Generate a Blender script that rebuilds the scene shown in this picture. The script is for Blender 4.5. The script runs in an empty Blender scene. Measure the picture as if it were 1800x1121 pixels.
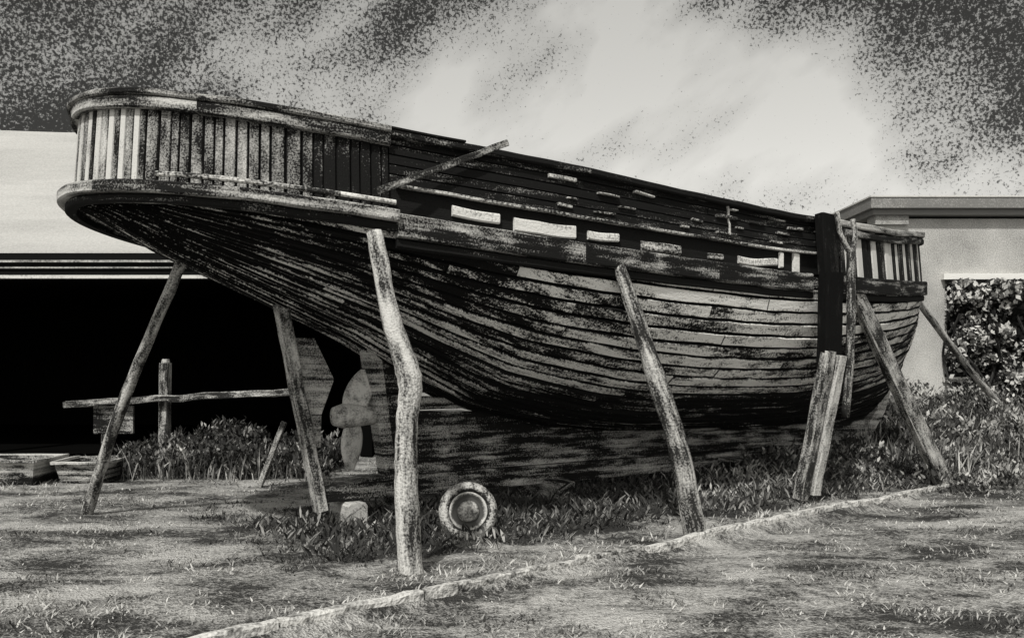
import bpy, math, random
import numpy as np
from mathutils import Vector, noise
random.seed(7); np.random.seed(7)
scene=bpy.context.scene
R=random.random
def U(a,b): return a+(b-a)*R()

# ---------------------------------------------------------------- materials
def tone_mat(name,dark,light,scale=(1,1,1),coord='UV',C=3.0,S=0.0,sscale=60,detail=5,rough=0.6,bump=0.3,bdist=0.02,roughness=0.9,warp=0.0,tint=(1.0,0.985,0.945),spec=0.15,scale3=None,C3=0,S2=0,sscale2=150):
    m=bpy.data.materials.new(name); m.use_nodes=True
    nt=m.node_tree; N=nt.nodes; L=nt.links
    bs=N['Principled BSDF']; bs.inputs['Roughness'].default_value=roughness
    bs.inputs['Specular IOR Level'].default_value=spec
    tc=N.new('ShaderNodeTexCoord')
    def layer(sc,det,ro,amp,prev,co,wp=0.0):
        mp=N.new('ShaderNodeMapping'); mp.inputs['Scale'].default_value=sc
        L.new(tc.outputs[co],mp.inputs['Vector'])
        n1=N.new('ShaderNodeTexNoise'); n1.inputs['Scale'].default_value=1.0
        n1.inputs['Detail'].default_value=det; n1.inputs['Roughness'].default_value=ro; n1.inputs['Distortion'].default_value=wp
        L.new(mp.outputs[0],n1.inputs['Vector'])
        a=N.new('ShaderNodeMath'); a.operation='MULTIPLY_ADD'
        L.new(n1.outputs['Fac'],a.inputs[0]); a.inputs[1].default_value=amp; a.inputs[2].default_value=-0.5*amp
        b=N.new('ShaderNodeMath'); b.operation='ADD'; L.new(a.outputs[0],b.inputs[0]); L.new(prev,b.inputs[1])
        return b.outputs[0]
    at=N.new('ShaderNodeAttribute'); at.attribute_name='tone'
    out=layer(scale,detail,rough,C,at.outputs['Fac'],coord,warp)
    if scale3: out=layer(scale3,3,.6,C3,out,coord,.4)
    if S>0: out=layer((sscale,)*3,1,.5,S,out,'Object')
    if S2>0: out=layer((sscale2,)*3,0,.5,S2,out,'Object')
    mx=N.new('ShaderNodeMix'); mx.data_type='RGBA'; mx.clamp_factor=True
    L.new(out,mx.inputs[0])
    mx.inputs[6].default_value=(dark*tint[0],dark*tint[1],dark*tint[2],1)
    mx.inputs[7].default_value=(light*tint[0],light*tint[1],light*tint[2],1)
    L.new(mx.outputs[2],bs.inputs['Base Color'])
    if bump>0:
        bp=N.new('ShaderNodeBump'); bp.inputs['Strength'].default_value=bump; bp.inputs['Distance'].default_value=bdist
        L.new(out,bp.inputs['Height']); L.new(bp.outputs[0],bs.inputs['Normal'])
    return m

M_hull=tone_mat('weathered_planks',0.008,0.9,(2.2,20,1),'UV',C=3.6,S=2.4,sscale=42,S2=1.6,sscale2=100,bump=0.45,bdist=0.012,scale3=(1.6,5.0,1),C3=5.0,rough=.7)
M_bul=tone_mat('bulwark_boards',0.01,0.6,(6,5,1),'UV',C=2.4,S=1.4,sscale=80,bump=0.4,bdist=0.008)
M_rail=tone_mat('rail_timber',0.012,0.58,(1.2,16,1),'UV',C=3.2,S=1.6,sscale=70,bump=0.4,bdist=0.01,scale3=(2,5,1),C3=2.5)
M_pole=tone_mat('pole_bark',0.03,0.62,(2.0,16,1),'UV',C=3.2,S=1.6,sscale=60,bump=0.5,bdist=0.012,scale3=(3,7,1),C3=2.2)
M_dark=tone_mat('dark_timber',0.004,0.09,(2,14,1),'UV',C=2,S=0.6,bump=0.3)
M_metal=tone_mat('old_bronze',0.08,0.62,(7,7,7),'Object',C=3.0,S=1.4,sscale=55,roughness=0.8,bump=0.2)
M_ground=tone_mat('ground_turf',0.05,0.5,(1.3,2.0,2),'Object',C=3.6,S=1.5,sscale=24,S2=1.0,sscale2=75,detail=8,rough=0.66,bump=0.7,bdist=0.04,warp=0.3,scale3=(.55,1.3,1),C3=3.0)
M_grass=tone_mat('grass_blades',0.045,0.56,(1.3,2.0,2),'Object',C=3.2,S=0,bump=0,detail=3)
M_leaf=tone_mat('leaves',0.01,0.5,(3,3,3),'Object',C=1.0,S=0,bump=0)
M_stone=tone_mat('kerb_stone',0.04,0.68,(3,9,9),'Object',C=3.0,S=1.8,sscale=32,bump=0.6)
M_wall=tone_mat('rendered_wall',0.2,0.66,(0.4,0.4,0.4),'Object',C=2.6,S=1.4,sscale=45,S2=1.0,sscale2=110,detail=4,bump=0.2,bdist=0.01)
M_roof=tone_mat('pale_roof',0.26,0.52,(0.25,1.5,1.5),'Object',C=1.2,S=0.8,sscale=30,detail=4,bump=0.1)
M_white=tone_mat('white_paint',0.03,0.8,(2,12,1),'UV',C=3.0,S=2.0,sscale=50,bump=0.2)
M_gut=tone_mat('gutter_paint',0.03,0.7,(1.5,12,1),'UV',C=2.5,S=1.0,sscale=30,bump=0.1)
M_black=tone_mat('shed_interior',0.003,0.006,(1,1,1),'Object',C=1,bump=0,spec=0.0)  # near-black walls: the shed's inner shade is put into the colour
M_glass=tone_mat('window_glass',0.01,0.03,(1,1,1),'Object',C=1,bump=0,roughness=0.15,spec=0.4)
M_tyre=tone_mat('tyre_rubber',0.03,0.55,(9,9,9),'Object',C=4,S=2.4,sscale=55,bump=0.4)

# ---------------------------------------------------------------- mesh builder
class MB:
    def __init__(s): s.v=[];s.f=[];s.uv=[];s.t=[]
    def add(s,verts,faces,uvs=None,tones=0.5):
        o=len(s.v); n=len(verts)
        s.v+= [tuple(p) for p in verts]
        s.f+= [tuple(i+o for i in f) for f in faces]
        s.uv+= list(uvs) if uvs is not None else [(p[0]+p[2]*.3,p[1]+p[2]) for p in verts]
        s.t+= list(tones) if hasattr(tones,'__len__') else [tones]*n
    def grid(s,P,UV=None,tone=0.5):
        nu=len(P); nv=len(P[0])
        vs=[p for r in P for p in r]
        uv=[q for r in UV for q in r] if UV is not None else None
        tn=[q for r in tone for q in r] if hasattr(tone,'__len__') else tone
        fs=[(i*nv+j,(i+1)*nv+j,(i+1)*nv+j+1,i*nv+j+1) for i in range(nu-1) for j in range(nv-1)]
        s.add(vs,fs,uv,tn)
    def build(s,name,mat,parent=None,smooth=False):
        me=bpy.data.meshes.new(name); me.from_pydata(s.v,[],s.f)
        ul=me.uv_layers.new(name='UVMap')
        li=np.empty(len(me.loops),dtype=np.int32); me.loops.foreach_get('vertex_index',li)
        ul.data.foreach_set('uv',np.array(s.uv,dtype=np.float32)[li].ravel())
        ca=me.attributes.new('tone','FLOAT','POINT'); ca.data.foreach_set('value',np.array(s.t,dtype=np.float32))
        me.materials.append(mat)
        if smooth: me.polygons.foreach_set('use_smooth',[True]*len(me.polygons))
        me.update()
        ob=bpy.data.objects.new(name,me); scene.collection.objects.link(ob)
        if parent: ob.parent=parent
        return ob
def empty(name):
    e=bpy.data.objects.new(name,None); scene.collection.objects.link(e); return e

def beam(mb,p0,p1,w,h,tone=0.5,up=(0,0,1),jit=0.006,n=8,w1=None,h1=None,side=None):
    p0=Vector(p0);p1=Vector(p1); d=(p1-p0); Ln=d.length; d.normalize()
    if side is None:
        sd=d.cross(Vector(up)); 
        if sd.length<1e-3: sd=d.cross(Vector((1,0,0)))
        sd.normalize()
    else:
        sd=Vector(side); sd=(sd-d*sd.dot(d)).normalized()
    u2=sd.cross(d).normalized()
    w1=w if w1 is None else w1; h1=h if h1 is None else h1
    o=(U(0,50),U(0,50)); c=0.12
    prof=[(-.5+c,-.5),(.5-c,-.5),(.5,-.5+c),(.5,.5-c),(.5-c,.5),(-.5+c,.5),(-.5,.5-c),(-.5,-.5+c)]
    V=[];uv=[];F=[]
    m=len(prof)
    for i in range(n+1):
        k=i/n; ww=w+(w1-w)*k; hh=h+(h1-h)*k
        cx=U(-1,1)*jit; cy=U(-1,1)*jit
        for j,(a,b) in enumerate(prof):
            q=p0+d*Ln*k+sd*(a*ww+cx+U(-1,1)*jit*.5)+u2*(b*hh+cy+U(-1,1)*jit*.5)
            V.append(q); uv.append((o[0]+Ln*k,o[1]+j/m*(w+h)*2))
    for i in range(n):
        for j in range(m):
            F.append((i*m+j,i*m+(j+1)%m,(i+1)*m+(j+1)%m,(i+1)*m+j))
    F.append(tuple(range(m))[::-1]); F.append(tuple(n*m+j for j in range(m)))
    mb.add(V,F,uv,tone)
def pole(mb,pts,rad,tone=0.5,seg=12,sub=6,rough=0.08):
    pts=[Vector(p) for p in pts]
    P=[];Rr=[]
    for i in range(len(pts)-1):
        a=pts[max(i-1,0)];b=pts[i];c=pts[i+1];d=pts[min(i+2,len(pts)-1)]
        for k in range(sub):
            f=k/sub
            P.append(.5*((2*b)+(c-a)*f+(2*a-5*b+4*c-d)*f*f+(3*b-a-3*c+d)*f**3)); Rr.append(rad[i]+(rad[i+1]-rad[i])*f)
    P.append(pts[-1]);Rr.append(rad[-1])
    V=[];uv=[];F=[];L=0;o=(U(0,50),U(0,50))
    for i,p in enumerate(P):
        d=(P[min(i+1,len(P)-1)]-P[max(i-1,0)]).normalized()
        a=d.cross(Vector((0,1,0))).normalized(); b=d.cross(a).normalized()
        if i: L+=(p-P[i-1]).length
        wob=Vector((U(-1,1),U(-1,1),0))*Rr[i]*.06
        for j in range(seg):
            t=2*math.pi*j/seg
            r=Rr[i]*(1+rough*noise.noise(Vector((math.cos(t)*1.5,math.sin(t)*1.5,L*3+o[0])))*2.5)
            V.append(p+wob+a*math.cos(t)*r+b*math.sin(t)*r); uv.append((o[0]+L,o[1]+abs(j/seg*2-1)*Rr[i]*3.1))
    for i in range(len(P)-1):
        for j in range(seg):
            F.append((i*seg+j,i*seg+(j+1)%seg,(i+1)*seg+(j+1)%seg,(i+1)*seg+j))
    F.append(tuple(range(seg))[::-1]); F.append(tuple((len(P)-1)*seg+j for j in range(seg)))
    mb.add(V,F,uv,tone)
def box(mb,x0,x1,y0,y1,z0,z1,tone=0.5):
    V=[(x0,y0,z0),(x1,y0,z0),(x1,y1,z0),(x0,y1,z0),(x0,y0,z1),(x1,y0,z1),(x1,y1,z1),(x0,y1,z1)]
    F=[(0,3,2,1),(4,5,6,7),(0,1,5,4),(1,2,6,5),(2,3,7,6),(3,0,4,7)]
    mb.add(V,F,[(p[0],p[2]+p[1]*.5) for p in V],tone)

# ---------------------------------------------------------------- terrain
def ss(x): x=max(0,min(1,x)); return x*x*(3-2*x)
CP=(-1.75,5.25); CD=(.7564,.6541)
def curbq(x,y): return (x-CP[0])*-CD[1]+(y-CP[1])*CD[0]
def gz(x,y):
    q=curbq(x,y)
    z=0.36*ss((y-8.2)/6.5)*ss((x+2.5)/5)*ss(q/1.4)+0.35*ss((y-14)/4)*ss((x-3)/4)
    if q<0: z-=0.07*ss(-q/0.12)
    z+=0.035*noise.noise(Vector((x*.8,y*.8,0)))+0.022*noise.noise(Vector((x*3,y*3,5)))
    return z
mb=MB()
xs=np.arange(-15,17.01,.13); ys=np.arange(2.0,24.01,.13)
P=[[(x,y,gz(x,y)) for y in ys] for x in xs]
T=[[.5-(.5 if (-.4<(x+2.28)*.8387+(y-8.55)*.5446<9.6 and abs(-(x+2.28)*.5446+(y-8.55)*.8387+.3)<1.5) else 0) for y in ys] for x in xs]  # boat's shade painted into the turf as a darker footprint
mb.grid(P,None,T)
far=600
c=[(-15,2),(17,2),(17,24),(-15,24)]
ext=[(-far,-far),(far,-far),(far,far),(-far,far)]
V=[(x,y,-0.06) for x,y in c]+[(x,y,-0.06) for x,y in ext]
mb.add(V,[(4,5,1,0),(5,6,2,1),(6,7,3,2),(7,4,0,3)],None,0.45)
ground=mb.build('ground',M_ground,None,True)

# kerb
mb=MB()
t=-3.2
while t<16:
    Ln=U(.7,1.6)
    a=(CP[0]+CD[0]*t,CP[1]+CD[1]*t); b=(CP[0]+CD[0]*(t+Ln-.02),CP[1]+CD[1]*(t+Ln-.02))
    o=U(-.012,.012)
    za=gz(*a);zb_=gz(*b)
    beam(mb,(a[0]-o,a[1]+o,za-.03+U(-.01,.01)),(b[0]-o,b[1]+o,zb_-.03+U(-.01,.01)),.07,.13,U(.45,.9),jit=.009,n=9)
    t+=Ln
mb.build('stone_kerb',M_stone)

# ---------------------------------------------------------------- boat
cs,sn=math.cos(math.radians(33)),math.sin(math.radians(33))
OX,OY=-2.28,8.55
def W(s,t,z): return Vector((OX+cs*s-sn*t,OY+sn*s+cs*t,z))
def ip(x,tab):
    return float(np.interp(x,[a for a,b in tab],[b for a,b in tab]))
def smooth_tab(tab):
    xs=np.linspace(tab[0][0],tab[-1][0],200)
    ysv=np.interp(xs,[a for a,b in tab],[b for a,b in tab])
    k=9; pad=np.concatenate([2*ysv[0]-ysv[k:0:-1],ysv,2*ysv[-1]-ysv[-2:-k-2:-1]])
    ysv=np.convolve(pad,np.ones(2*k+1)/(2*k+1),'valid')
    return list(zip(xs,ysv))
ZR=smooth_tab([(-1.75,3.04),(-.86,2.93),(0,2.84),(1,2.75),(2,2.69),(3.5,2.63),(5,2.58),(7,2.62),(8.5,2.70),(10,2.84)])
ZT=smooth_tab([(-1.75,3.80),(-.86,3.62),(0,3.53),(.5,3.46),(2,3.39),(3.5,3.3),(5,3.23),(7.5,3.27),(10,3.56)])
ZB=[(-1.75,3.0),(-1.53,2.93),(-.965,2.62),(.03,2.16),(.7,1.86),(1.3,1.52),(2,1.16),(3,.92),(4,.82),(6,.78),(8,.76),(9,.8),(9.4,1.02),(9.7,1.6),(9.9,2.3),(10,2.82)]
def hb(s):
    if s<3: x=max(0,1-((3-s)/4.75)**3.2); return 1.95*x**.5
    x=max(0,1-((s-3)/7)**2.6); return 1.95*x**.6
QT=[(-1.75,1.5),(0,1.6),(1.5,1.9),(3.5,2.2),(6,2.3),(8.5,1.7),(10,1.5)]
RT=[(-1.75,.75),(0,.72),(1.5,.68),(3.5,.56),(6,.54),(8.5,.66),(10,.8)]
NS=130; NK=21
S=[4.125-5.875*math.cos(math.pi*i/(NS-1)) for i in range(NS)]
S[0]+=.001;S[-1]-=.001
hgrid=(np.linspace(0,1,60))**2
G=np.zeros((NS,NK+1,3)); girth=np.zeros((NS,NK+1))
for i,s in enumerate(S):
    b=hb(s);zb=ip(s,ZB);zr=ip(s,ZR); zb=min(zb,zr-.01)
    q=ip(s,QT);r=ip(s,RT)
    tt=b*(1-(1-hgrid)**q)**r; zz=zb+(zr-zb)*hgrid
    L=np.concatenate([[0],np.cumsum(np.hypot(np.diff(tt),np.diff(zz)))])
    at=np.linspace(0,L[-1],NK+1)
    G[i,:,0]=s;G[i,:,1]=np.interp(at,L,tt);G[i,:,2]=np.interp(at,L,zz); girth[i]=at
du=np.gradient(G,axis=0);dv=np.gradient(G,axis=1)
Nn=np.cross(dv,du); Nn/= (np.linalg.norm(Nn,axis=2,keepdims=True)+1e-9)
sgn=np.sign(Nn[...,1:2]); sgn[sgn==0]=1; Nn*=sgn
boat=empty('wooden_boat')
def hull_light_tone(s,k,z):
    side=math.exp(-((s-4.6)/3.1)**2)  # paler amidships: peeled paint plus highlights put into the plank colour
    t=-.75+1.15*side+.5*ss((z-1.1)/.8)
    if z<1.4: t-=1.0*ss((1.4-z)/.3)  # shade of the underside painted into the lower planks
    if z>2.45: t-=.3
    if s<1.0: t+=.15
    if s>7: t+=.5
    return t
for side in (-1,1):
    mb=MB()
    for k in range(NK):
        i0=0; voff=U(0,30)
        while i0<NS-1:
            target=S[i0]+U(1.2,3.2); i1=i0+1
            while i1<NS-1 and S[i1]<target: i1+=1
            if NS-1-i1<6: i1=NS-1
            rt=U(-.5,.5); lift=U(-.008,.018); voff2=U(0,30)
            P=[];UVs=[];T=[]
            for i in range(i0,i1+1):
                row=[];ru=[];rtn=[]
                ww=max(.02,girth[i,1])
                eg=min(.22,.016/ww)
                g1=noise.noise(Vector((S[i]*2.6,k*3.1,side)))*.11; g2=noise.noise(Vector((S[i]*2.6,k*3.1+3.1,side)))*.11
                for f,dn,gg in ((0.0,-.03,0),(eg,.006,g1),(.5,.012,0),(1-eg,.02,g2),(1.0,-.03,0)):
                    ff=min(1,max(0,f+gg))
                    p=G[i,k]*(1-ff)+G[i,k+1]*ff; nn=Nn[i,k]*(1-ff)+Nn[i,k+1]*ff
                    e=min(1,hb(S[i])/.4)
                    q=p+nn*(dn+lift if dn>0 else dn)*e
                    row.append(W(q[0],side*q[1],q[2]))
                    ru.append((S[i]+voff2,voff+girth[i,k]*(1-f)+girth[i,k+1]*f))
                    tv=hull_light_tone(S[i],k,q[2])+rt
                    if dn<0: tv-=3.5
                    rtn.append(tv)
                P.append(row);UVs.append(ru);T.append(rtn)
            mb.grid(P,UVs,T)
            i0=i1
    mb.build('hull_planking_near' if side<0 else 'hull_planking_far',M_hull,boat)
mb=MB()
def slab(mb,poly,th,tone=.3):
    n=len(poly)
    V=[W(s,-th/2,z) for s,z in poly]+[W(s,th/2,z) for s,z in poly]
    F=[tuple(range(n)),tuple(range(n,2*n))[::-1]]+[(i,(i+1)%n,n+(i+1)%n,n+i)[::-1] for i in range(n)]
    mb.add(V,F,[(s,z) for s,z in poly]*2,tone)
def zbt(s): return ip(s,ZB)
for z0,z1,sa in ((.46,.6,1.17),(.605,.77,1.15),(.775,.95,1.13),(.955,1.12,1.11),(1.125,1.3,1.1),(1.305,1.75,1.06)):
    se=max([s for s in S if s<8.9 and s>1 and zbt(s)>z0-.12] or [2])
    if z0<.9: se=9.0
    slab(mb,[(sa,z0),(se,z0),(max(sa+.1,se-.3 if se<8 else se),min(z1,zbt(se)+.2)),(sa,z1)],.17+U(-.015,.015),U(-.1,.25))
slab(mb,[(.42,.24),(9.05,.24),(9.2,.45),(1.0,.45),(.42,.36)],.2,.1)
ST=[(9.0,.45),(9.42,.9),(9.74,1.6),(9.95,2.3),(10.04,2.85),(10.08,3.5)]
for i in range(len(ST)-1):
    (a,b),(c2,d2)=ST[i],ST[i+1]
    slab(mb,[(a-.1,b+.02),(a+.1,b-.03),(c2+.1,d2-.03),(c2-.1,d2+.02)],.16,.5)
slab(mb,[(1.12,.45),(1.24,.45),(1.05,1.8),(.9,1.8)],.2,.5)
mb.build('keel_and_stem',M_rail,boat)
mb=MB()
beam(mb,W(.02,-.05,2.24),W(.44,-.05,.16),.12,.16,.4,n=12,side=(cs,sn,0))
mb.build('rudder_post',M_pole,boat)
mb=MB()
zs=[.42,.75,1.1,1.45,1.86]
for i in range(4):
    a0=.40-(zs[i]-.24)*.2;a1=.40-(zs[i+1]-.24)*.2
    w0=[.14,.14,.22,.42][i];w1=[.14,.22,.42,.30][i]
    slab(mb,[(a0,zs[i]+.004),(a0+w0,zs[i]+.004),(a1+w1,zs[i+1]-.004),(a1,zs[i+1]-.004)],.08,U(.25,.5))
mb.build('rudder_blade',M_rail,boat)
# two-bladed propeller
mb=MB()
pc=(.80,0,1.04)
hubP=[]
for i,(ds,r) in enumerate(((-.22,.02),(-.2,.08),(-.12,.105),(0,.10),(.34,.06))):
    hubP.append([W(pc[0]+ds,r*math.cos(a),pc[2]+.04+r*math.sin(a)) for a in np.linspace(0,2*math.pi,17)])
mb.grid(hubP,[[(0,0)]*17]*5,.6)
for ang,tl in ((86,.13),(266,-.04)):
    A=math.radians(ang); rows=[]
    for i in range(19):
        f=i/18; r=.04+.47*f
        w=.145*max(.03,math.sin(math.pi*(.13+.85*f)))**.6
        tw=math.radians(74-14*f)
        row=[]
        for j in range(9):
            c=(j/8-.5)*2*w
            tang=c*math.cos(tw); ax=c*math.sin(tw)+tl*f+.035*(1-(j/4-1)**2)
            row.append(W(pc[0]+ax,r*math.cos(A)-tang*math.sin(A),pc[2]+r*math.sin(A)+tang*math.cos(A)))
        rows.append(row)
    mb.grid(rows,[[(0,0)]*9]*19,.85)
ob=mb.build('propeller',M_metal,boat,True)
sm=ob.modifiers.new('sol','SOLIDIFY'); sm.thickness=.018

raw=[(s,-hb(s)) for s in reversed(S)]+[(s,hb(s)) for s in S]
raw=np.array(raw); Ls=np.concatenate([[0],np.cumsum(np.hypot(*np.diff(raw,axis=0).T))])
NL=int(Ls[-1]/.05); at=np.linspace(0,Ls[-1],NL)
LP=np.stack([np.interp(at,Ls,raw[:,0]),np.interp(at,Ls,raw[:,1])],1)
tg=np.gradient(LP,axis=0); 
LN=np.stack([tg[:,1],-tg[:,0]],1); LN/=np.linalg.norm(LN,axis=1,keepdims=True)
for i in range(NL):
    if abs(LP[i,1])>.3:
        if LN[i,1]*LP[i,1]<0: LN*=-1
        break
def lp(i,off,z): 
    i=max(0,min(NL-1,i)); return W(LP[i,0]+LN[i,0]*off,LP[i,1]+LN[i,1]*off,z)
def sweep(mb,i0,i1,o0,o1,zl,zh,ztab,tone=.5,step=2,wav=0.006):
    idx=list(range(i0,i1,step))+[i1]
    vo=U(0,40);P=[];uv=[]
    for n_,i in enumerate(idx):
        s=LP[max(0,min(NL-1,i)),0]; z=ip(s,ztab); w=noise.noise(Vector((i*.13,zl*9,o1*7)))*wav
        c=.012 if zh-zl>.04 else .004
        pr=[(o0,zl),(o1-c,zl),(o1,zl+c),(o1,zh-c),(o1-c,zh),(o0,zh),(o0,zl)]
        P.append([lp(i,a+w,z+b+w) for a,b in pr])
        L=0;ru=[]
        for j,(a,b) in enumerate(pr):
            if j: L+=math.hypot(a-pr[j-1][0],b-pr[j-1][1])
            ru.append((i*.05+vo,L+vo))
        uv.append(ru)
    mb.grid(P,uv,tone)
    for e in (0,-1):
        mb.add(P[e][:6],[(0,1,2,3,4,5)],uv[e][:6],tone)
def idx_s(s,near=True):
    best=min((abs(LP[i,0]-s),i) for i in range(NL) if (LP[i,1]<0)==near); return best[1]
def tumble(h): return -.05*h
mbv=MB()
def board_v(i0,i1,z0f,z1f,tone,lift,bot=0,top=1):
    P=[];uv=[];T=[]; vo=U(0,60)
    for i,dn in ((i0,-.018),(i0+.13*(i1-i0),lift),(i1-.13*(i1-i0),lift),(i1,-.018)):
        a=int(math.floor(i)); f=i-a
        row=[];ru=[];rt=[]
        for h in np.linspace(0,1,6):
            s=LP[min(a,NL-1),0]*(1-f)+LP[min(a+1,NL-1),0]*f
            z=ip(s,ZR)+.03; zt=ip(s,ZT)
            z0=z+(zt-z)*bot; z1=z+(zt-z)*top; zz=z0+(z1-z0)*h
            hh=bot+(top-bot)*h
            p=lp(a,dn+tumble(hh),zz)*(1-f)+lp(a+1,dn+tumble(hh),zz)*f
            row.append(p);ru.append((i*.05+vo,zz*.4+vo)); rt.append(tone-(1.0 if dn<0 else 0)-.25*(h>.9))
        P.append(row);uv.append(ru);T.append(rt)
    mbv.grid(P,uv,T)
iA=idx_s(.35); iB=idx_s(.35,False)
i=float(iA); kk=0
while i<iB:
    wd=U(1.1,2.5); k=LP[min(int(i),NL-1)]; kk+=1
    s,t=k
    if s<-1.3: tone=U(.9,1.5) if kk%2 else U(.0,.6)
    elif s<-.45: tone=U(.1,.35)
    elif s<-.2: tone=U(.1,.3)
    else: tone=U(-.45,-.1)
    if t>0.5: tone=U(.1,.4)
    board_v(i,min(i+wd,iB),0,1,tone,.006+U(-.003,.005))
    i+=wd
BS=6.15
for near in (True,False):
    a=idx_s(BS,near); b_=1 if near else NL-2
    lo,hi=min(a,b_),max(a,b_); i=float(lo); kk=0
    while i<hi:
        wd=U(1.8,3.2); kk+=1
        board_v(i,min(i+wd,hi),0,1,U(.9,1.5) if kk%3==1 or R()<.15 else random.choice([-.3,.0,.1]),.006+U(-.003,.006)); i+=wd
mbv.build('bulwark_staves',M_bul,boat)
mbh=MB()
for near in (True,False):
    a=idx_s(.35,near); b_=idx_s(BS,near); lo,hi=min(a,b_),max(a,b_)
    nb=5
    edges=[.40,.52,.64,.76,.88,1.0]
    for j in range(nb):
        i=lo
        while i<hi:
            n2=min(hi,i+int(U(22,60)))
            if hi-n2<8: n2=hi
            P=[];uv=[];T=[];vo=U(0,50);tn=U(-.5,.0); lf=U(-.003,.008)
            for ii in range(i,n2+1):
                s=LP[ii,0]; z=ip(s,ZR);zt=ip(s,ZT); row=[];ru=[];rt=[]
                for f,dn in ((0,-.018),(.08,.004),(.92,.004),(1,-.018)):
                    h=edges[j]+(edges[j+1]-edges[j])*f; zz=z+(zt-z)*h
                    row.append(lp(ii,dn+(lf if dn>0 else 0)+tumble(h),zz)); ru.append((ii*.05*.25+vo,zz*3+vo)); rt.append(tn-(1 if dn<0 else 0))
                P.append(row);uv.append(ru);T.append(rt)
            mbh.grid(P,uv,T); i=n2
mbh.build('bulwark_boards',M_bul,boat)
mb=MB()
P=[];uv=[]
for i in range(0,NL,2):
    s=LP[i,0]
    P.append([lp(i,-.06,ip(s,ZR)-.02),lp(i,-.11,ip(s,ZT)-.01)]); uv.append([(i*.05,0),(i*.05,.7)])
mb.grid(P,uv,.1)
P=[]
for s in S: 
    b=max(0,hb(s)-.03); P.append([W(s,-b,ip(s,ZR)-.01),W(s,0,ip(s,ZR)+.04),W(s,b,ip(s,ZR)-.01)])
mb.grid(P,None,.3)
mb.build('deck_and_lining',M_dark,boat)
mbw=MB();mbr=MB()
for near in (True,False):
    def sg(s0,s1):
        a,b=idx_s(s0,near),idx_s(s1,near); return (min(a,b),max(a,b))
    for s0,s1 in ((.42,1.6),(1.62,3.1),(3.12,4.4),(4.42,5.6)):
        a,b=sg(s0,s1); sweep(mbw,a,b,-.03,.022,.25,.275,ZR,U(.2,.7),wav=.004)
    for s0,s1,z0,z1,tn in ((.9,1.38,.09,.18,1.0),(1.52,2.15,.06,.18,1.2),(2.3,2.68,.08,.16,.9),(2.95,3.45,.05,.14,.4),(3.85,4.05,.06,.12,.3),(4.3,4.9,.07,.15,.8),(4.95,5.02,.05,.22,1.4),(5.2,5.32,.02,.24,1.4)):  # pale boards stand in for bright sky through open freeing ports
        a,b=sg(s0,s1); sweep(mbw,a,b,-.04,-.008,z0,z1,ZR,tn,step=1,wav=.03)
    a,b=sg(.37,BS-.02); sweep(mbr,a,b,-.055,-.045,.02,.32,ZR,-2)
    for s0,s1 in ((.42,2.2),(2.22,3.9),(3.92,5.45),(5.75,7.6),(7.62,9.9)):
        a,b=sg(s0,s1); sweep(mbr,a,b,-.02,.075,-.17,.025,ZR,U(.0,.3) if s0<5.6 else -.2)
    for s0,s1 in ((.42,3.0),(3.02,5.5),(6,9.8)):
        a,b=sg(s0,s1); sweep(mbr,a,b,-.02,.035,-.25,-.175,ZR,-.8)
    for s0,s1 in ((.36,2.3),(2.3,4.2),(4.2,5.9)):
        a,b=sg(s0,s1); sweep(mbr,a,b,-.2,.03,-.03,.03,ZT,U(-.7,-.2))
    a,b=sg(5.9,9.95); sweep(mbr,a,b,-.2,.04,-.04,.035,ZT,.55)
    a,b=sg(6.2,9.95); sweep(mbr,a,b,-.05,.03,-.14,-.06,ZT,.0)
    lanes=[.33,.42,.5,.58]
    for ln_,lz in enumerate(lanes):
        s0=U(1.6,2.6)
        while s0<6:
            ln=U(.05,.3)
            a,b=sg(s0,s0+ln)
            if b>a: sweep(mbw,a,b,-.05,.004,lz,lz+U(.01,.035),ZR,U(-.2,.7),step=1,wav=.02)
            s0+=ln+U(.1,1.0)*(1.4 if s0<3 else .8)
aS,bS=idx_s(.42),idx_s(.42,False)
segs=np.linspace(aS,bS,6).astype(int)
for a,b in zip(segs[:-1],segs[1:]):
    sweep(mbr,a,b,-.02,.13,-.05,.045,ZR,U(.3,.55)); 
    sweep(mbr,a,b,-.02,.07,-.12,-.052,ZR,-.3)
aS2,bS2=idx_s(.36),idx_s(.36,False)
segs=np.linspace(aS2,bS2,5).astype(int)
for a,b in zip(segs[:-1],segs[1:]):
    sweep(mbr,a,b,-.25,.05,.0,.05,ZT,U(.15,.3)); sweep(mbr,a,b,-.12,.028,-.10,-.004,ZT,U(.2,.45))
sweep(mbr,idx_s(1.0),aS2,-.2,.04,.031,.05,ZT,-.3) if idx_s(1.0)<aS2 else None
a,b=idx_s(-1.3),idx_s(-.05); a,b=min(a,b),max(a,b)
sweep(mbw,a,b,-.03,.016,.1,.14,ZR,.3,wav=.003)
a,b=idx_s(-.05),idx_s(.42); a,b=min(a,b),max(a,b)
sweep(mbw,a,b,-.03,.016,.1,.14,ZR,.9,wav=.003)
mbw.build('trim_and_port_sky',M_white,boat); mbr.build('wales_and_rails',M_rail,boat)
mb=MB()
beam(mb,W(.2,-1.92,2.98),W(1.42,-1.93,3.52),.035,.055,.05,side=(sn,-cs,0),n=8)
s=4.15; t=-hb(s); z=ip(s,ZT); beam(mb,W(s,t-.0,z-.33),W(s,t+.04,z-.02),.02,.018,.5,n=6)
mb.build('loose_battens',M_pole,boat)

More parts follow.
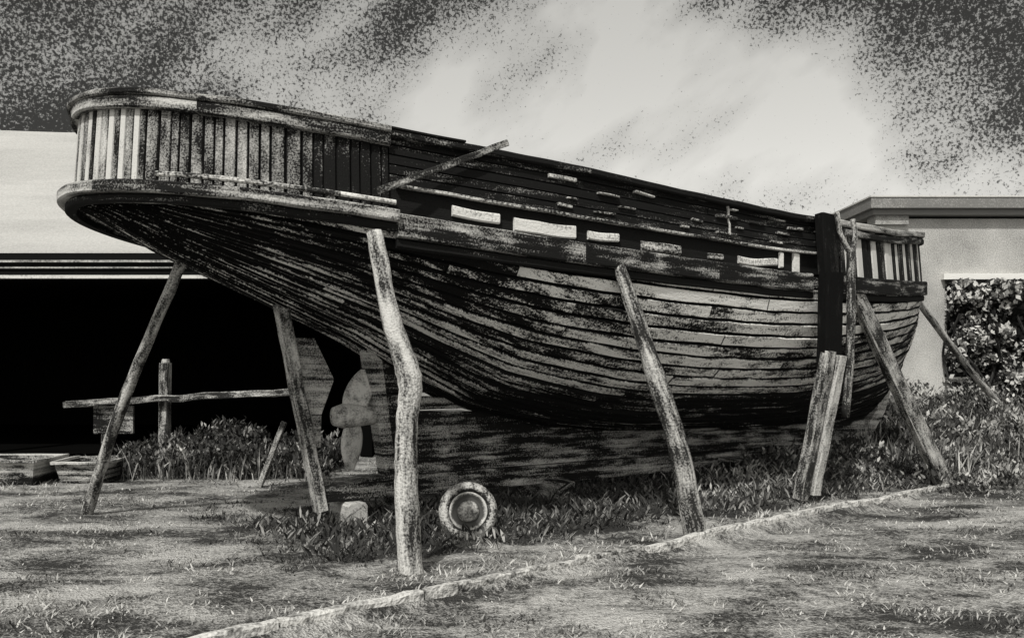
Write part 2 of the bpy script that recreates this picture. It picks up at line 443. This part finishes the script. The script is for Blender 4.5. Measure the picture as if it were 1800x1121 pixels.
# ---------------------------------------------------------------- props
def prop(pts,rad,tone=.55):
    mb=MB(); pole(mb,pts,rad,tone,seg=16,sub=8); return mb.build('support_prop',M_pole,None,True)
p=W(.32,-2.26,0)
prop([(p.x,p.y,-.05),W(.31,-2.2,.55),W(.34,-2.16,1.1),W(.39,-2.1,1.5),W(.27,-2.02,1.95),W(.2,-1.86,2.66)],[.10,.09,.085,.10,.08,.06],.55)
prop([W(3.3,-2.32,-.05),W(3.12,-2.27,.8),W(2.88,-2.2,1.5),W(2.62,-1.99,2.52)],[.11,.095,.085,.055],.3)
prop([(-4.62,9.62,-.05),(-4.2,9.25,.8),(-3.75,8.9,1.6),(-3.1,8.38,2.62)],[.065,.06,.055,.055],.35)
prop([(9.45,16.3,.3),(7.9,15.3,1.5),(6.25,13.95,2.78)],[.06,.055,.05],.45)
mb=MB()
q=W(8.6,-1.62,0)
beam(mb,(q.x,q.y,gz(q.x,q.y)-.05),W(6.45,-1.74,2.5),.26,.12,.35,n=12,side=(cs,sn,0),w1=.2)
mb.build('support_prop',M_pole)
baulk=empty('timber_baulk')
mb=MB()
beam(mb,W(5.66,-2.0,1.55),W(5.62,-2.06,2.62),.30,.14,-.2,n=6,side=(cs,sn,0))
beam(mb,W(5.62,-2.03,2.6),W(5.66,-1.96,3.28),.26,.12,-.1,n=5,side=(cs,sn,0))
mb.build('upper_baulk',M_dark,baulk)
mb=MB()
f=W(5.62,-1.72,0); g=gz(f.x,f.y)
beam(mb,W(5.50,-1.74,g+.05),W(5.58,-2.06,1.75),.14,.13,.25,n=8,side=(cs,sn,0))
beam(mb,W(5.66,-1.78,g+.1),W(5.75,-2.08,1.7),.14,.12,.8,n=8,side=(cs,sn,0))
mb.build('lower_planks',M_pole,baulk)
mb=MB()
pole(mb,[W(5.95,-2.0,1.0),W(5.92,-2.1,2.0),W(5.88,-2.12,2.85)],[.05,.05,.05],.0)
pole(mb,[W(5.88,-2.12,2.85),W(5.76,-2.08,3.05),W(5.73,-2.05,3.3)],[.035,.03,.03],.4)
pole(mb,[W(5.88,-2.12,2.85),W(6.02,-2.08,3.05),W(6.02,-2.05,3.25)],[.035,.03,.03],.4)
mb.build('forked_pole',M_pole,baulk,True)
def block(name,pos,sz,tone):
    mb=MB(); x,y=pos; beam(mb,W(x,y-sz[1]/2,sz[2]),W(x,y+sz[1]/2,sz[2]),sz[0],sz[3],tone,n=5); mb.build(name,M_rail)
block('keel_block',(.75,0),(.2,.5,.11,.24),.9)
block('keel_block',(1.3,0),(.22,.7,.14,.26),.1)
block('keel_block',(3.2,0),(.25,.8,.15,.26),.2)
block('keel_block',(6.0,0),(.25,.8,.25,.26),.2)
block('keel_block',(8.4,0),(.25,.8,.28,.3),.2)

# ---------------------------------------------------------------- wheel
wh=empty('car_wheel')
c=Vector((-.41,8.25,.27+gz(-.41,8.25)-.02)); ax=Vector((.12,-1,.22)).normalized(); e1=ax.cross(Vector((0,0,1))).normalized(); e2=ax.cross(e1)
def revolve(prof,name,mat,tones):
    mb=MB();P=[];n=48;T=[]
    for i in range(n+1):
        a=2*math.pi*i/n
        P.append([c+ax*h+(e1*math.cos(a)+e2*math.sin(a))*r for r,h in prof]); T.append(tones)
    mb.grid(P,[[(0,0)]*len(prof)]*(n+1),T); mb.build(name,mat,wh,True)
revolve([(.185,-.08),(.21,-.09),(.25,-.08),(.27,-.045),(.275,0),(.27,.045),(.25,.08),(.215,.09),(.185,.075),(.18,.05)],'tyre',M_tyre,[.3,.3,.2,.2,.3,.5,.7,.8,-.2,-.8])
revolve([(.18,.05),(.172,.068),(.155,.06),(.13,.03),(.105,.025),(.1,.04),(.085,.065),(.05,.08),(.0,.085)],'rim_and_hub',M_metal,[.9,1.0,.3,-.9,-1.0,.1,.4,.5,.3])

# ---------------------------------------------------------------- shed
shed=empty('open_shed')
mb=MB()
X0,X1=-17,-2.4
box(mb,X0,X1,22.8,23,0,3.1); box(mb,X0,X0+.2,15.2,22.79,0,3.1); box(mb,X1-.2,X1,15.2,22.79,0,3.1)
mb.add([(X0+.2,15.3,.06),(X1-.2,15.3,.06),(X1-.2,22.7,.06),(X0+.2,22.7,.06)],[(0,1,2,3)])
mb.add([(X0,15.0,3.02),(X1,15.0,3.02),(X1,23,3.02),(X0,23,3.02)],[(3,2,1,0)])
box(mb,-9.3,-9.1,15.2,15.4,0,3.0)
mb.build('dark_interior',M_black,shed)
mb=MB()
nx=24
P=[]
for i in range(nx+1):
    x=X0+(X1+.3-X0)*i/nx; sag=.10*math.sin(i*.9)*.2-.3*max(0,(i-8)/nx)**1.5
    P.append([(x,14.85+ (19-14.85)*k/8,3.42+(6.6-3.42+sag)*k/8) for k in range(9)]+[(x,19+4.3*k/4,6.6+sag-3.3*k/4) for k in range(1,5)])
mb.grid(P,None,.62)
for x in (X0,X1):
    mb.add([(x,15.1,3.03),(x,23,3.03),(x,19,6.25)],[(0,1,2)],None,.4)
mb.build('roof',M_roof,shed)
mb=MB()
box(mb,X0,X1+.3,14.78,14.84,3.03,3.085,.9)
box(mb,X0,X1+.3,14.80,14.84,3.20,3.225,.5)
box(mb,X0,X1+.3,14.78,14.84,3.30,3.335,.5)
mb.build('gutter_strips',M_gut,shed)
mb=MB(); box(mb,X0,X1+.3,14.845,14.95,3.025,3.46,-.5); mb.build('fascia',M_dark,shed)

# ---------------------------------------------------------------- house
house=empty('rendered_house')
hx0,hx1,hy0,hy1=7.45,19,18,27
wx0,wx1,wz0,wz1=8.78,11.6,1.3,3.33
mb=MB()
box(mb,hx0,wx0,hy0,hy0+.3,0,4.55,.55); box(mb,wx1,hx1,hy0,hy0+.3,0,4.55,.55)
box(mb,wx0,wx1,hy0,hy0+.3,0,wz0,.55); box(mb,wx0,wx1,hy0,hy0+.3,wz1,4.55,.55)
box(mb,hx0,hx0+.3,hy0+.3,hy1,0,4.55,.5); box(mb,hx1-.3,hx1,hy0+.3,hy1,0,4.55,.5); box(mb,hx0+.3,hx1-.3,hy1-.3,hy1,0,4.55,.5)
mb.build('walls',M_wall,house)
mb=MB(); box(mb,hx0-.28,hx1+.3,hy0-.3,hy1+.3,4.72,4.93,-.1)
box(mb,hx0-.3,hx1+.32,hy0-.32,hy1+.32,4.934,4.965,1.0)
box(mb,hx0-.2,hx1+.2,hy0-.2,hy1+.2,4.60,4.72,-.5); box(mb,hx0-.12,hx0+.55,hy0-.12,hy0+.3,4.42,4.6,.1)
mb.build('flat_roof',M_wall,house)
mb=MB(); box(mb,wx0-.08,wx1+.08,hy0-.14,hy0+.1,wz1-.02,wz1+.10,1.6)
box(mb,wx0,wx0+.06,hy0+.03,hy0+.12,wz0+.04,wz1-.02,.3)
for xx in (9.7,10.65): box(mb,xx,xx+.06,hy0+.13,hy0+.17,wz0+.04,wz1-.02,.2)
box(mb,wx0-.05,wx1+.05,hy0-.06,hy0+.12,wz0-.06,wz0+.04,.5)
mb.build('window_frame',M_white,house)
mb=MB(); box(mb,wx0,wx1,hy0+.2,hy0+.22,wz0+.04,wz1-.02,.5); mb.build('window_glass',M_glass,house)

# ---------------------------------------------------------------- left clutter
rl=empty('rail_fence')
mb=MB()
beam(mb,(-6.75,13.4,1.0),(-3.2,13.2,1.2),.12,.10,.25,n=10,jit=.012); mb.build('rail',M_pole,rl)
mb=MB(); beam(mb,(-5.3,13.5,0),(-5.27,13.5,1.62),.19,.14,.25,n=8); pole(mb,[(-5.27,13.5,1.6),(-5.27,13.5,1.68)],[.08,.05],.4); mb.build('post',M_pole,rl)
mb=MB(); box(mb,-6.35,-5.75,13.45,13.5,.55,.97,.25); beam(mb,(-6.2,13.5,0),(-6.2,13.5,.6),.08,.08,.2); mb.build('board',M_rail,rl)
def trough(name,x0,x1,y0,y1,h,tone):
    mb=MB(); z0=-.02; e=.07
    def rct(i,z): return [(x0+i,y0+i,z),(x1-i,y0+i,z),(x1-i,y1-i,z),(x0+i,y1-i,z)]
    V=rct(e,z0)+rct(0,h)+rct(.035,h)+rct(e+.02,z0+.1)
    F=[(0,1,2,3)]
    for a in (0,4,8):
        for i in range(4): F.append((a+i,a+(i+1)%4,a+4+(i+1)%4,a+4+i))
    F.append((12,13,14,15))
    T=[tone-.2]*4+[tone+.4]*4+[tone+.2]*4+[-.3]*4
    mb.add(V,F,[(p[0]*1.5,p[2]*1.5) for p in V],T)
    for i in range(4):
        r=rct(-.02,h); beam(mb,r[i],r[(i+1)%4],.05,.04,tone+.4,n=4)
    mb.build(name,M_rail)
trough('feed_trough',-7.9,-6.25,11.6,12.4,.33,.3)
trough('feed_trough',-6.15,-5.45,11.9,12.6,.28,.25)
mb=MB(); beam(mb,(-3.3,11.6,0),(-2.95,11.5,.85),.05,.07,.25); mb.build('leaning_stake',M_pole)

# ---------------------------------------------------------------- vegetation
def blades(name,pts,mat,spread=1.6):
    n=len(pts); A=np.array(pts,dtype=np.float64)
    z=np.array([gz(a[0],a[1]) for a in pts])-.01
    if A.shape[1]>5: z=z+A[:,5]
    ang=np.random.rand(n)*6.283; lean=(np.random.rand(n,2)-.5)*A[:,2:3]*spread
    dx=np.cos(ang)*A[:,3]/2; dy=np.sin(ang)*A[:,3]/2
    V=np.zeros((n,5,3))
    V[:,0]=np.stack([A[:,0]-dx*.5,A[:,1]-dy*.5,z],1); V[:,1]=np.stack([A[:,0]+dx*.5,A[:,1]+dy*.5,z],1)
    mz=z+A[:,2]*.55
    V[:,2]=np.stack([A[:,0]+dx+lean[:,0]*.4,A[:,1]+dy+lean[:,1]*.4,mz],1)
    V[:,3]=np.stack([A[:,0]-dx+lean[:,0]*.4,A[:,1]-dy+lean[:,1]*.4,mz],1)
    V[:,4]=np.stack([A[:,0]+lean[:,0],A[:,1]+lean[:,1],z+A[:,2]],1)
    me=bpy.data.meshes.new(name)
    base=np.arange(n)*5
    quads=np.stack([base,base+1,base+2,base+3],1); tris=np.stack([base+3,base+2,base+4],1)
    me.vertices.add(n*5); me.vertices.foreach_set('co',V.ravel())
    me.loops.add(n*7); me.polygons.add(n*2)
    loops=np.concatenate([quads,tris],1).ravel()
    me.loops.foreach_set('vertex_index',loops.astype(np.int32))
    st=np.stack([np.arange(n)*7,np.arange(n)*7+4],1).ravel(); me.polygons.foreach_set('loop_start',st.astype(np.int32))
    me.update(calc_edges=True)
    at=me.attributes.new('tone','FLOAT','POINT'); at.data.foreach_set('value',np.repeat(A[:,4],5).astype(np.float32))
    me.materials.append(mat); ob=bpy.data.objects.new(name,me); scene.collection.objects.link(ob); return ob
def inv(x,y):
    dx,dy=x-OX,y-OY; return dx*cs+dy*sn,-dx*sn+dy*cs
pts=[]
for _ in range(30000):
    y=4.0*(19/4.0)**R(); x=y*U(-.85,.85)
    q=curbq(x,y)
    if -.13<q<.05: continue
    if y>15.1 and x<-2.2: continue
    if y>17.9: continue
    v=noise.noise(Vector((x*.9,y*1.5,3)))+.6*noise.noise(Vector((x*2.5,y*4,8)))
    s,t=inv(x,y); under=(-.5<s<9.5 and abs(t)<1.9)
    if v<.05 and R()<.8 and not under: continue
    k=random.randint(2,4)
    hh=U(.012,.038)*(1+.6*v)
    if 0<q<.4: hh*=1.3
    if under: hh*=1.7
    if y>11: hh*=1.5
    for _k in range(k):
        pts.append((x+U(-.05,.05),y+U(-.05,.05),hh*U(.6,1.4),U(.005,.012)*(1+y*.06),.6+U(-.45,.5)-(.55 if under else 0)))  # blades under the boat coloured darker for its shade
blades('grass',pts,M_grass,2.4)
pts=[]
def scrub(n,fx,fy,H,tlo,thi,lf=.05):
    for _ in range(n):
        x,y=fx(),fy()
        if y>17.8 or (y>15 and x<-2): continue
        m=.5+.9*noise.noise(Vector((x*1.6,y*1.1,9)))+.4*noise.noise(Vector((x*4,y*4,2)))
        if m<.1: m=.1
        hz=H*m*R()**.6
        tn=U(tlo,thi)+(hz/H-.4)*.4+noise.noise(Vector((x*3,y*3,hz*6)))*1.2
        pts.append((x,y,U(lf*.6,lf*2),U(lf*.5,lf*1.1),tn,hz))
scrub(13000,lambda:U(-5.8,-2.6),lambda:U(12.2,14.8),.66,-.45,.1)
scrub(17000,lambda:U(5.6,13),lambda:U(12.6,17.7),.7,-.25,.4,.055)
scrub(5000,lambda:U(3.0,7.0),lambda:U(11.3,13.8),.4,-.3,.4,.045)
for _ in range(7000):
    s=U(-.2,9.5);t=U(-1.7,.3); p=W(s,t,0); x,y=p.x,p.y
    if curbq(x,y)<.15: continue
    pts.append((x,y,U(.03,.12),U(.02,.035),U(-.8,.4)+(.5 if s>4.5 else 0),U(0,.08)))
blades('low_scrub',pts,M_grass,2.0)
pts=[]
for _ in range(1500):
    r=R()
    if r<.35: x,y=U(-5.6,-2.7),U(12.2,14)
    else: x,y=U(5,12.5),U(12,17)
    for _k in range(3): pts.append((x+U(-.06,.06),y+U(-.06,.06),U(.15,.5),U(.012,.03),U(-.3,.9)))
blades('tall_weeds',pts,M_grass,.8)

def ivy(name,x0,x1,y0,y1,z0,z1,n):
    e=empty(name); mb=MB()
    for k in range(14):
        x=U(x0+.1,x1-.1); pts_=[(x,y1-.05,z0-.6)]
        zz=z0
        while zz<z1-.3: x=min(x1,max(x0,x+U(-.3,.3))); pts_.append((x,U(y0+.15,y1),zz)); zz+=.5
        pole(mb,pts_,[.025]*len(pts_),.3,seg=6,sub=2)
    mb.build('stems',M_dark,e)
    mb=MB()
    for _ in range(n):
        x=U(x0,x1); z=U(z0,z1)
        d=noise.noise(Vector((x*1.8,z*1.8,4)))+.5*noise.noise(Vector((x*5,z*5,7)))
        edge=min((x-x0)/.25,(z1-z)/.2,1)
        if R()>edge+.25*d+.35: continue
        if d<-.05 and R()<.85: continue
        y=y1-(y1-y0)*max(0,min(1,.45+d*.8))*R()**.5
        p=Vector((x,y,z))
        a=Vector((random.gauss(0,1),random.gauss(0,.5),random.gauss(0,1))).normalized(); b=a.cross(Vector((U(-.5,.5),-1,U(-.5,.8)))).normalized()
        l=U(.035,.085); wd=l*.55
        T_=-.15+(1.0 if R()<.25+.4*d else 0)+U(-.15,.3)+.5*d
        mb.add([p-a*l,p+b*wd,p+a*l,p-b*wd],[(0,1,2,3)],[(0,0)]*4,T_)
    mb.build('leaves',M_leaf,e)
ivy('climbing_ivy',8.74,13.5,17.3,17.95,.6,3.28,24000)

# ---------------------------------------------------------------- world & sun
w=bpy.data.worlds.new('World'); scene.world=w; w.use_nodes=True
nt=w.node_tree;N=nt.nodes;L=nt.links
bg=N['Background']; bg.inputs['Strength'].default_value=0.13
sundir=Vector((-.25,-.68,.85)).normalized()
el=math.asin(sundir.z); az=math.atan2(sundir.x,sundir.y)
sky=N.new('ShaderNodeTexSky'); sky.sky_type='NISHITA'; sky.sun_disc=False; sky.sun_elevation=el; sky.sun_rotation=az
bw=N.new('ShaderNodeRGBToBW'); L.new(sky.outputs[0],bw.inputs[0])
tc=N.new('ShaderNodeTexCoord')
def math_(op,a,b=None,c=None,clamp=False):
    n=N.new('ShaderNodeMath'); n.operation=op; n.use_clamp=clamp
    for i,x in enumerate((a,b,c)):
        if x is None: continue
        if isinstance(x,(int,float)): n.inputs[i].default_value=x
        else: L.new(x,n.inputs[i])
    return n.outputs[0]
nz=N.new('ShaderNodeTexNoise'); nz.inputs['Scale'].default_value=5.0; nz.inputs['Detail'].default_value=5
L.new(tc.outputs['Generated'],nz.inputs['Vector'])
vs=N.new('ShaderNodeVectorMath'); vs.operation='MULTIPLY_ADD'; L.new(nz.outputs['Color'],vs.inputs[0]); vs.inputs[1].default_value=(.3,.3,.3)
sub=N.new('ShaderNodeVectorMath'); sub.operation='SUBTRACT'; L.new(tc.outputs['Generated'],sub.inputs[0]); sub.inputs[1].default_value=(.15,.15,.15)
L.new(sub.outputs[0],vs.inputs[2]); warped=vs.outputs[0]
def blob(d,width,amp=1):
    d=Vector(d).normalized()
    n=N.new('ShaderNodeVectorMath'); n.operation='DISTANCE'
    L.new(warped,n.inputs[0]); n.inputs[1].default_value=d
    x=math_('DIVIDE',n.outputs['Value'],width)
    x=math_('POWER',x,2.0); x=math_('MULTIPLY',x,-1.0); return math_('MULTIPLY',math_('EXPONENT',x),amp)
tot=None
for d,wd,am in (((.03,1,.29),.11,.85),((.16,1,.25),.11,.8),((-.1,1,.25),.09,.55),((.30,1,.18),.12,1.0),((.44,1,.15),.09,1.0),((.14,1,.37),.06,.65),((.56,1,.22),.06,.6),((-.36,1,.27),.05,.2),((.27,1,.3),.05,.3),((-.9,-.2,.5),.5,1),((.9,-.3,.6),.5,1),((0,-1,.5),.7,1),((0,0,1),.5,1)):
    o=blob(d,wd,am); tot=o if tot is None else math_('ADD',tot,o)
st=N.new('ShaderNodeTexNoise'); st.inputs['Detail'].default_value=6; st.inputs['Scale'].default_value=1
mp=N.new('ShaderNodeMapping'); mp.vector_type='TEXTURE'; mp.inputs['Scale'].default_value=(1/5,1/5,1/12); mp.inputs['Rotation'].default_value=(0,math.radians(-36),0)
L.new(tc.outputs['Generated'],mp.inputs['Vector']); L.new(mp.outputs[0],st.inputs['Vector'])
cl=math_('MULTIPLY_ADD',st.outputs['Fac'],2.6,-1.32)
dens=math_('ADD',math_('MINIMUM',tot,1.0),cl)
gr=N.new('ShaderNodeTexNoise'); gr.inputs['Scale'].default_value=340; gr.inputs['Detail'].default_value=2; gr.inputs['Roughness'].default_value=.75; L.new(tc.outputs['Generated'],gr.inputs['Vector'])
g1=math_('MULTIPLY_ADD',gr.outputs['Fac'],7.0,-3.5)
dclamp=math_('MINIMUM',dens,1.05)
v=math_('ADD',math_('MULTIPLY_ADD',dclamp,2.2,.1),g1,clamp=True)
soft=math_('MULTIPLY_ADD',math_('MAXIMUM',dclamp,0.0),.5,.55)
lum=math_('MULTIPLY_ADD',v,.86,.14)
lum=math_('MULTIPLY',math_('MULTIPLY',lum,soft),1.5)
lum=math_('MULTIPLY',lum,math_('ADD',math_('MULTIPLY',bw.outputs[0],.6),1.3))
cc=N.new('ShaderNodeVectorMath'); cc.operation='SCALE'; cc.inputs[0].default_value=(1.0,.985,.93); L.new(lum,cc.inputs['Scale'])
L.new(cc.outputs[0],bg.inputs['Color'])
sd=bpy.data.lights.new('sun','SUN'); sd.energy=3.0; sd.angle=math.radians(2); sd.color=(1,.985,.94)
so=bpy.data.objects.new('sun',sd); scene.collection.objects.link(so); so.rotation_euler=sundir.to_track_quat('Z','Y').to_euler()

# ---------------------------------------------------------------- camera
cd=bpy.data.cameras.new('camera'); cd.sensor_width=36; cd.lens=31.18; cd.shift_y=.0442; cd.clip_end=2000
co=bpy.data.objects.new('camera',cd); scene.collection.objects.link(co)
co.location=(0,0,1.6); co.rotation_euler=(math.radians(90),0,0); scene.camera=co
scene.view_settings.view_transform='Standard'; scene.view_settings.look='None'; scene.view_settings.exposure=0
